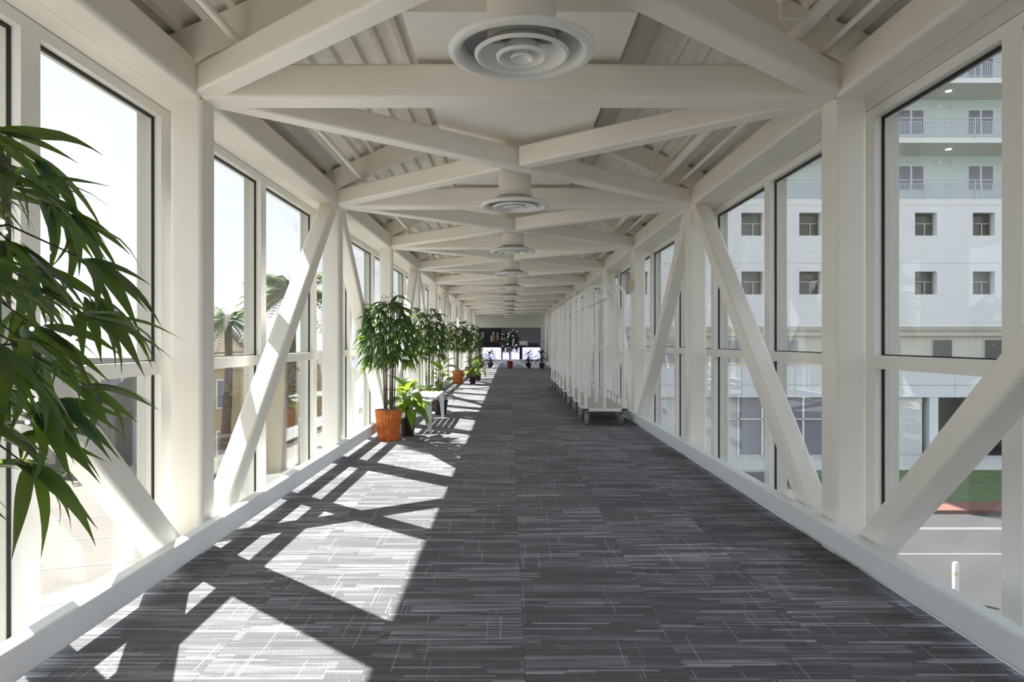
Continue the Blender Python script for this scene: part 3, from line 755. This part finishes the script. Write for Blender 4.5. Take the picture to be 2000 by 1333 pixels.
tf = tag(bx('lawn', 'turf', 12, 45, 25.6, 32.0, GZ, GZ+0.10), 'green artificial turf strip across the street', kind='structure')
wk = tag(bx('pavement', 'facade_grey', 2.6, 45, 32.0, 36.0, GZ, GZ+0.11), 'light concrete pavement in front of the white building', kind='structure')
bo = empty('bollard', (10.6, 16.2, GZ), label='short pale bollard standing in the street at right', cat='bollard')
MB().lathe([(0, 0), (0.10, 0), (0.10, 0.02), (0.07, 0.03), (0.07, 0.85), (0.05, 0.90), (0, 0.91)], 16).build('bollard_post', 'slab_white', bo, True)
MB().lathe([(0.071, 0.60), (0.074, 0.60), (0.074, 0.68), (0.071, 0.68)], 16, closed=True).build('band', 'print_cream', bo)

# ------------------------------------------------------------------ outside: white building, right
ZF = 36.0; sF = ZF/1333.0
def fx(px): return (px-994)*sF
def fz(py): return H + (666-py)*sF
bd = empty('apartment_building', (0, 0, 0), label='white apartment tower with mint upper floors and balconies across the street', cat='building')
XL, XR = 3.0, 44.0
cols_ = [fx(1448+113*i) for i in range(-3, 12)]
rows_ = [(fz(460), fz(415)), (fz(575), fz(530))]
ww = 43*sF
# white wall panels with square openings (built as piers and spandrels)
zt_, zb_ = fz(398), fz(638)
cuts = [zb_, rows_[1][0], rows_[1][1], rows_[0][0], rows_[0][1], zt_]
for i in range(0, 5, 2): bx('wall_panel', 'facade_white', XL, XR, ZF, ZF+0.35, cuts[i], cuts[i+1], bd)
for (a, b) in rows_:
    prev = XL
    for c in cols_:
        if c > prev: bx('wall_panel', 'facade_white', prev, c, ZF, ZF+0.35, a, b, bd)
        prev = c+ww
    bx('wall_panel', 'facade_white', prev, XR, ZF, ZF+0.35, a, b, bd)
    for i, c in enumerate(cols_):
        wi = bx('window', 'facade_grey', c, c+ww, ZF+0.46, ZF+0.48, a, a+0.04, bd)
        bx('pane', 'window_dark', c-0.02, c+ww+0.02, ZF+0.50, ZF+0.52, a, b, wi)
        bx('muntin', 'facade_olive', c+ww*0.62, c+ww*0.62+0.07, ZF+0.44, ZF+0.48, a, a+(b-a)*0.55, wi)
        bx('muntin', 'facade_olive', c, c+ww, ZF+0.44, ZF+0.48, a+(b-a)*0.55, a+(b-a)*0.55+0.06, wi)
bx('joint_line', 'facade_grey', XL, XR, ZF-0.012, ZF, fz(514), fz(513), bd)
bx('core', 'facade_grey', XL, XR, ZF+0.55, ZF+14, fz(776)+0.01, fz(400)-0.02, bd)
bx('core', 'facade_grey', XL, XR, ZF+2.95, ZF+14, fz(400), fz(400)+14, bd)
bx('core', 'facade_grey', XL, XR, ZF+4.2, ZF+14, GZ, fz(776), bd)
# cornice, set-back storey, panel band, ground storey
bx('cornice', 'facade_olive', XL, XR, ZF-0.15, ZF+0.5, fz(646), fz(638), bd)
bx('cornice', 'facade_cream', XL, XR, ZF-0.05, ZF+0.5, fz(656), fz(646), bd)
bx('wall_panel', 'facade_cream', XL, XR, ZF+0.15, ZF+0.5, fz(715), fz(656), bd)
for px in (1290, 1410, 1522, 1722, 1824, 1926, 2030):
    wi = bx('window', 'facade_cream', fx(px)-0.05, fx(px)+1.05, ZF+0.10, ZF+0.15, fz(712), fz(662), bd)
    bx('pane', 'window_grey' if px < 1800 else 'window_dark', fx(px), fx(px)+1.0, ZF+0.08, ZF+0.10, fz(708), fz(664), wi)
px = 1240
while px < 2400:
    for (ya_, yb_) in ((716, 752), (753, 776)):
        bx('tile', 'facade_tile', fx(px)+0.01, fx(px+104)-0.01, ZF-0.05, ZF+0.3, fz(yb_), fz(ya_), bd)
    px += 104
bx('backing', 'facade_grey', XL, XR, ZF+0.02, ZF+0.32, fz(776), fz(715), bd)
bx('ground_floor_wall', 'facade_grey', fx(1640), fx(1803), ZF+0.1, ZF+0.5, GZ, fz(776), bd)
bx('ground_floor_wall', 'facade_grey', XL, fx(1400), ZF+0.1, ZF+0.5, GZ, fz(776), bd)
bx('pillar', 'facade_tile', fx(1815), fx(1832), ZF-0.02, ZF+0.5, GZ, fz(776), bd)
bx('pillar', 'facade_tile', fx(2040), fx(2060), ZF-0.02, ZF+0.5, GZ, fz(776), bd)
bx('garage_back', 'window_dark', XL, XR, ZF+4.0, ZF+4.2, GZ, fz(776), bd)
sf = bx('storefront', 'window_white', fx(1400), fx(1640), ZF+0.10, ZF+0.16, GZ, GZ+0.12, bd)
for px in (1400, 1443, 1490, 1570, 1632): bx('mullion', 'window_white', fx(px)-0.045, fx(px)+0.045, ZF+0.06, ZF+0.16, GZ, fz(776), sf)
bx('mullion', 'window_white', fx(1400), fx(1640), ZF+0.06, ZF+0.16, fz(820), fz(818), sf)
edges = (1400, 1443, 1490, 1570, 1632)
for i in range(4):
    bx('pane', 'facade_grey' if i == 0 else 'window_grey', fx(edges[i]), fx(edges[i+1]), ZF+0.18, ZF+0.20, GZ, fz(776), sf)
fc = bpy.data.curves.new('house_number', 'FONT'); fc.body = '16701'; fc.size = 0.34; fc.extrude = 0.004; fc.align_x = 'CENTER'
fc.materials.append(MATS['print_white'])
ft = bpy.data.objects.new('house_number_text', fc); COL.objects.link(ft); bpy.context.view_layer.update()
fm = bpy.data.meshes.new_from_object(ft.evaluated_get(bpy.context.evaluated_depsgraph_get())); bpy.data.objects.remove(ft)
fo = bpy.data.objects.new('house_number', fm); COL.objects.link(fo); fo.parent = sf
fo.location = (fx(1427), ZF+0.17, fz(829)); fo.rotation_euler = (R(90), 0, 0); fo['label'] = 'white street number reading 16701'
# balconies and mint storeys
ZM = 38.5; sM = ZM/1333.0
mx = lambda px: (px-994)*sM
mz = lambda py: H+(666-py)*sM
bx('mint_wall', 'facade_mint', XL, XR, ZM, ZM+0.4, fz(400), fz(400)+14, bd)
slabs = [fz(400), fz(279), fz(162), fz(45), fz(-72)]
for i, z in enumerate(slabs):
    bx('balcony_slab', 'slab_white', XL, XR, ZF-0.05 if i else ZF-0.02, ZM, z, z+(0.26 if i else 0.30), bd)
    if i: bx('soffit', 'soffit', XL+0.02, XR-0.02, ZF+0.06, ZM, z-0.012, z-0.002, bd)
    if i < 4:
        zr = z+0.28; zr1 = zr+1.06
        rl = bx('railing', 'rail_blue', XL, XR, ZF+0.0, ZF+0.05, zr1-0.05, zr1, bd)
        b_ = MB(); b_.box(XL, XR, ZF+0.005, ZF+0.045, zr+0.08, zr+0.12); b_.box(XL, XR, ZF+0.005, ZF+0.045, zr1-0.22, zr1-0.19)
        n_ = int((XR-XL)/0.125)
        for j in range(n_):
            xx = XL+0.125*j; b_.box(xx-0.018, xx+0.018, ZF+0.010, ZF+0.04, zr+0.10, zr1-0.20)
        o_ = b_.build('balusters', 'rail_blue', rl); o_['kind'] = 'stuff'
        for j in range(int((XR-XL)/2.7)): bx('rail_post', 'rail_blue', XL+2.7*j-0.035, XL+2.7*j+0.035, ZF-0.005, ZF+0.055, zr-0.02, zr1, rl)
        for j in range(-4, 7):
            x0 = mx(1752)+3.92*j; x1 = x0+1.52
            if x0 < XL+0.3 or x1 > XR: continue
            z1 = (mz(322) if i == 0 else mz(213) if i == 1 else mz(213)+3.2*(i-1)); z0 = z1-1.5
            wi = bx('window', 'window_white', x0, x1, ZM-0.06, ZM, z0, z1, bd)
            bx('pane', 'window_grey', x0+0.08, x0+0.70, ZM-0.075, ZM-0.06, z0+0.08, z1-0.09, wi)
            bx('pane', 'window_grey', x0+0.82, x1-0.08, ZM-0.075, ZM-0.06, z0+0.08, z1-0.09, wi)
            if i:
                MB().lathe([(0, 0), (0.15, 0), (0.15, -0.03), (0, -0.03)], 14, c=(x0+2.0, ZF+1.1, z-0.012)).build('down_light', 'down_light', bd)
        for j in range(-3, 6):
            xx = mx(1826)+3.92*j
            if xx > XL+0.4 and xx+1.0 < XR and i < 3:
                bx('wall_lamp', 'slab_white', xx, xx+0.22, ZM-0.22, ZM, slabs[i+1]-0.55, slabs[i+1]-0.30, bd)
                bx('wall_lamp', 'slab_white', xx+0.80, xx+1.02, ZM-0.22, ZM, slabs[i+1]-0.55, slabs[i+1]-0.30, bd)

# ------------------------------------------------------------------ outside: left buildings and palms
hb = empty('beach_house', (0, 0, 0), label='beige house with pale grey shingle roof beyond the lot', cat='building')
bx('house_wall', 'beige_wall', -40, -17.6, 34, 46, GZ, 0.55, hb)
v = [(-40.6, 33.3, 0.42), (-17.25, 33.3, 0.42), (-17.25, 40, 3.10), (-40.6, 40, 3.10), (-40.6, 46.7, 0.42), (-17.25, 46.7, 0.42)]
v += [(a, b, c-0.25) for a, b, c in v]
MB().add(v, [(0, 1, 2, 3), (3, 2, 5, 4), (6, 9, 8, 7), (9, 10, 11, 8), (0, 6, 7, 1), (4, 5, 11, 10), (1, 7, 8, 2), (2, 8, 11, 5), (0, 3, 9, 6), (3, 4, 10, 9)]).build('roof', 'shingle', hb)
for xx, yy in ((-19.6, 38.6), (-21.8, 37.4), (-26.0, 38.4)):
    MB().lathe([(0, 0), (0.11, 0), (0.11, 0.35), (0, 0.35)], 10, c=(xx, yy, 0.42+(yy-33.3)*0.4-0.1)).build('vent_pipe', 'rubber', hb)
stv = [(-22.2, 33.4, GZ), (-17.3, 33.4, GZ), (-17.3, 33.4, -0.5), (-18.6, 33.4, -0.5), (-22.2, 33.4, -3.0)]
stv += [(a, 33.9, c) for a, b, c in stv]
gv = [(-17.6, 34.2, 0.50), (-17.6, 45.8, 0.50), (-17.6, 40.0, 2.80), (-17.9, 34.2, 0.50), (-17.9, 45.8, 0.50), (-17.9, 40.0, 2.80)]
MB().add(gv, [(0, 1, 2), (5, 4, 3), (0, 3, 4, 1), (1, 4, 5, 2), (2, 5, 3, 0)]).build('gable_wall', 'beige_wall', hb)
MB().add(stv, [(0, 1, 2, 3, 4), (9, 8, 7, 6, 5), (0, 5, 6, 1), (1, 6, 7, 2), (2, 7, 8, 3), (3, 8, 9, 4), (4, 9, 5, 0)]).build('stair_wall', 'pale_ground', hb)
for x0, x1, z0, z1 in ((-20.3, -19.3, -1.9, -0.4), (-24.5, -23.3, -1.9, -0.4), (-28.5, -27.3, -1.9, -0.4)):
    wi = bx('window', 'window_white', x0-0.1, x1+0.1, 33.94, 34.0, z0-0.1, z1+0.1, hb); bx('pane', 'window_grey', x0, x1, 33.92, 33.94, z0, z1, wi)
bx('door', 'window_grey', -18.4, -17.5, 33.36, 33.4, GZ, -2.5, hb)
th = empty('tan_house', (0, 0, 0), label='tan yellow stucco house behind the palm trees', cat='building')
bx('house_wall', 'tan_wall', -14.0, -10.2, 31.0, 44.0, GZ, 0.0, th)
bx('roof_cap', 'facade_cream', -14.2, -10.0, 30.8, 44.2, 0.0, 0.35, th)
for (yy0, z0, z1) in ((33.0, -1.4, -0.35), (33.0, -3.6, -2.6), (37.0, -1.4, -0.35), (37.0, -3.6, -2.6)):
    wi = bx('window', 'window_white', -10.2, -10.14, yy0-0.1, yy0+1.1, z0-0.1, z1+0.1, th); bx('pane', 'window_grey', -10.14, -10.12, yy0, yy0+1.0, z0, z1, wi)
for (xx, z0, z1) in ((-13.2, -1.75, -0.55), (-13.2, -3.9, -2.9), (-11.6, -3.9, -2.9)):
    wi = bx('window', 'window_white', xx-0.08, xx+0.58, 30.95, 31.0, z0-0.08, z1+0.08, th); bx('pane', 'window_grey', xx, xx+0.5, 30.92, 30.95, z0, z1, wi)
bx('garden_wall', 'beige_wall', -10.2, -5.2, 33.0, 33.3, GZ, GZ+1.3, th)
def palm(label, loc, h, fl, seed, n=26):
    rnd = random.Random(seed)
    t = empty('palm_tree', loc, label=label, cat='palm tree', group='palm trees in the lot')
    if h > 0.6:
        pts = [(0.25*math.sin(u*2.0), 0.1*u, h*u) for u in [i/10 for i in range(11)]]
        MB().sweep(pts, [0.21-0.06*(i/10)+0.015*(i % 2) for i in range(11)], 12).build('trunk', 'palm_trunk', t, True)
        top = Vector(pts[-1])
    else: top = Vector((0, 0, h))
    for i in range(n):
        a = i*2.39996; el = rnd.uniform(-0.7, 1.15); d = Vector((math.cos(a), math.sin(a), 0))
        L = fl*rnd.uniform(0.8, 1.15); b = MB(); pts = []
        for j in range(8):
            u = j/7; pts.append(top + d*(L*u*math.cos(el*(1-u*0.4))) + Vector((0, 0, L*u*math.sin(el) - 0.55*L*u*u)))
        b.sweep(pts, [0.02*(1-0.8*j/7) for j in range(8)], 4)
        side = Vector((-d.y, d.x, 0))
        for j in range(1, 15):
            u = j/14.5; q = u*7; i0 = min(6, int(q)); p = pts[i0].lerp(pts[i0+1], q-i0); ll = 0.34*fl*math.sin(math.pi*min(0.95, u*0.8+0.15))
            for s in (-1, 1):
                e = p + side*s*ll*0.75 + d*ll*0.5 + Vector((0, 0, -0.30*ll))
                w_ = d*0.045*fl
                b.add([p-w_, p+w_, e], [(0, 1, 2)])
        b.build('frond', 'palm_green', t)
    return t
palm('fan palm tree beside the tan house, slender trunk', (-12.6, 30.0, GZ), 7.1, 1.5, 1, 40)
palm('shaggy palm tree nearest the walkway with thick trunk', (-7.15, 21.5, GZ), 7.7, 1.6, 2, 52)
palm('low young palm growing by the beige house wall', (-19.0, 30.6, GZ), 0.9, 1.3, 3, 20)
palm('small palm at the foot of the thick palm trunk', (-7.6, 27.0, GZ), 2.4, 0.9, 4, 18)
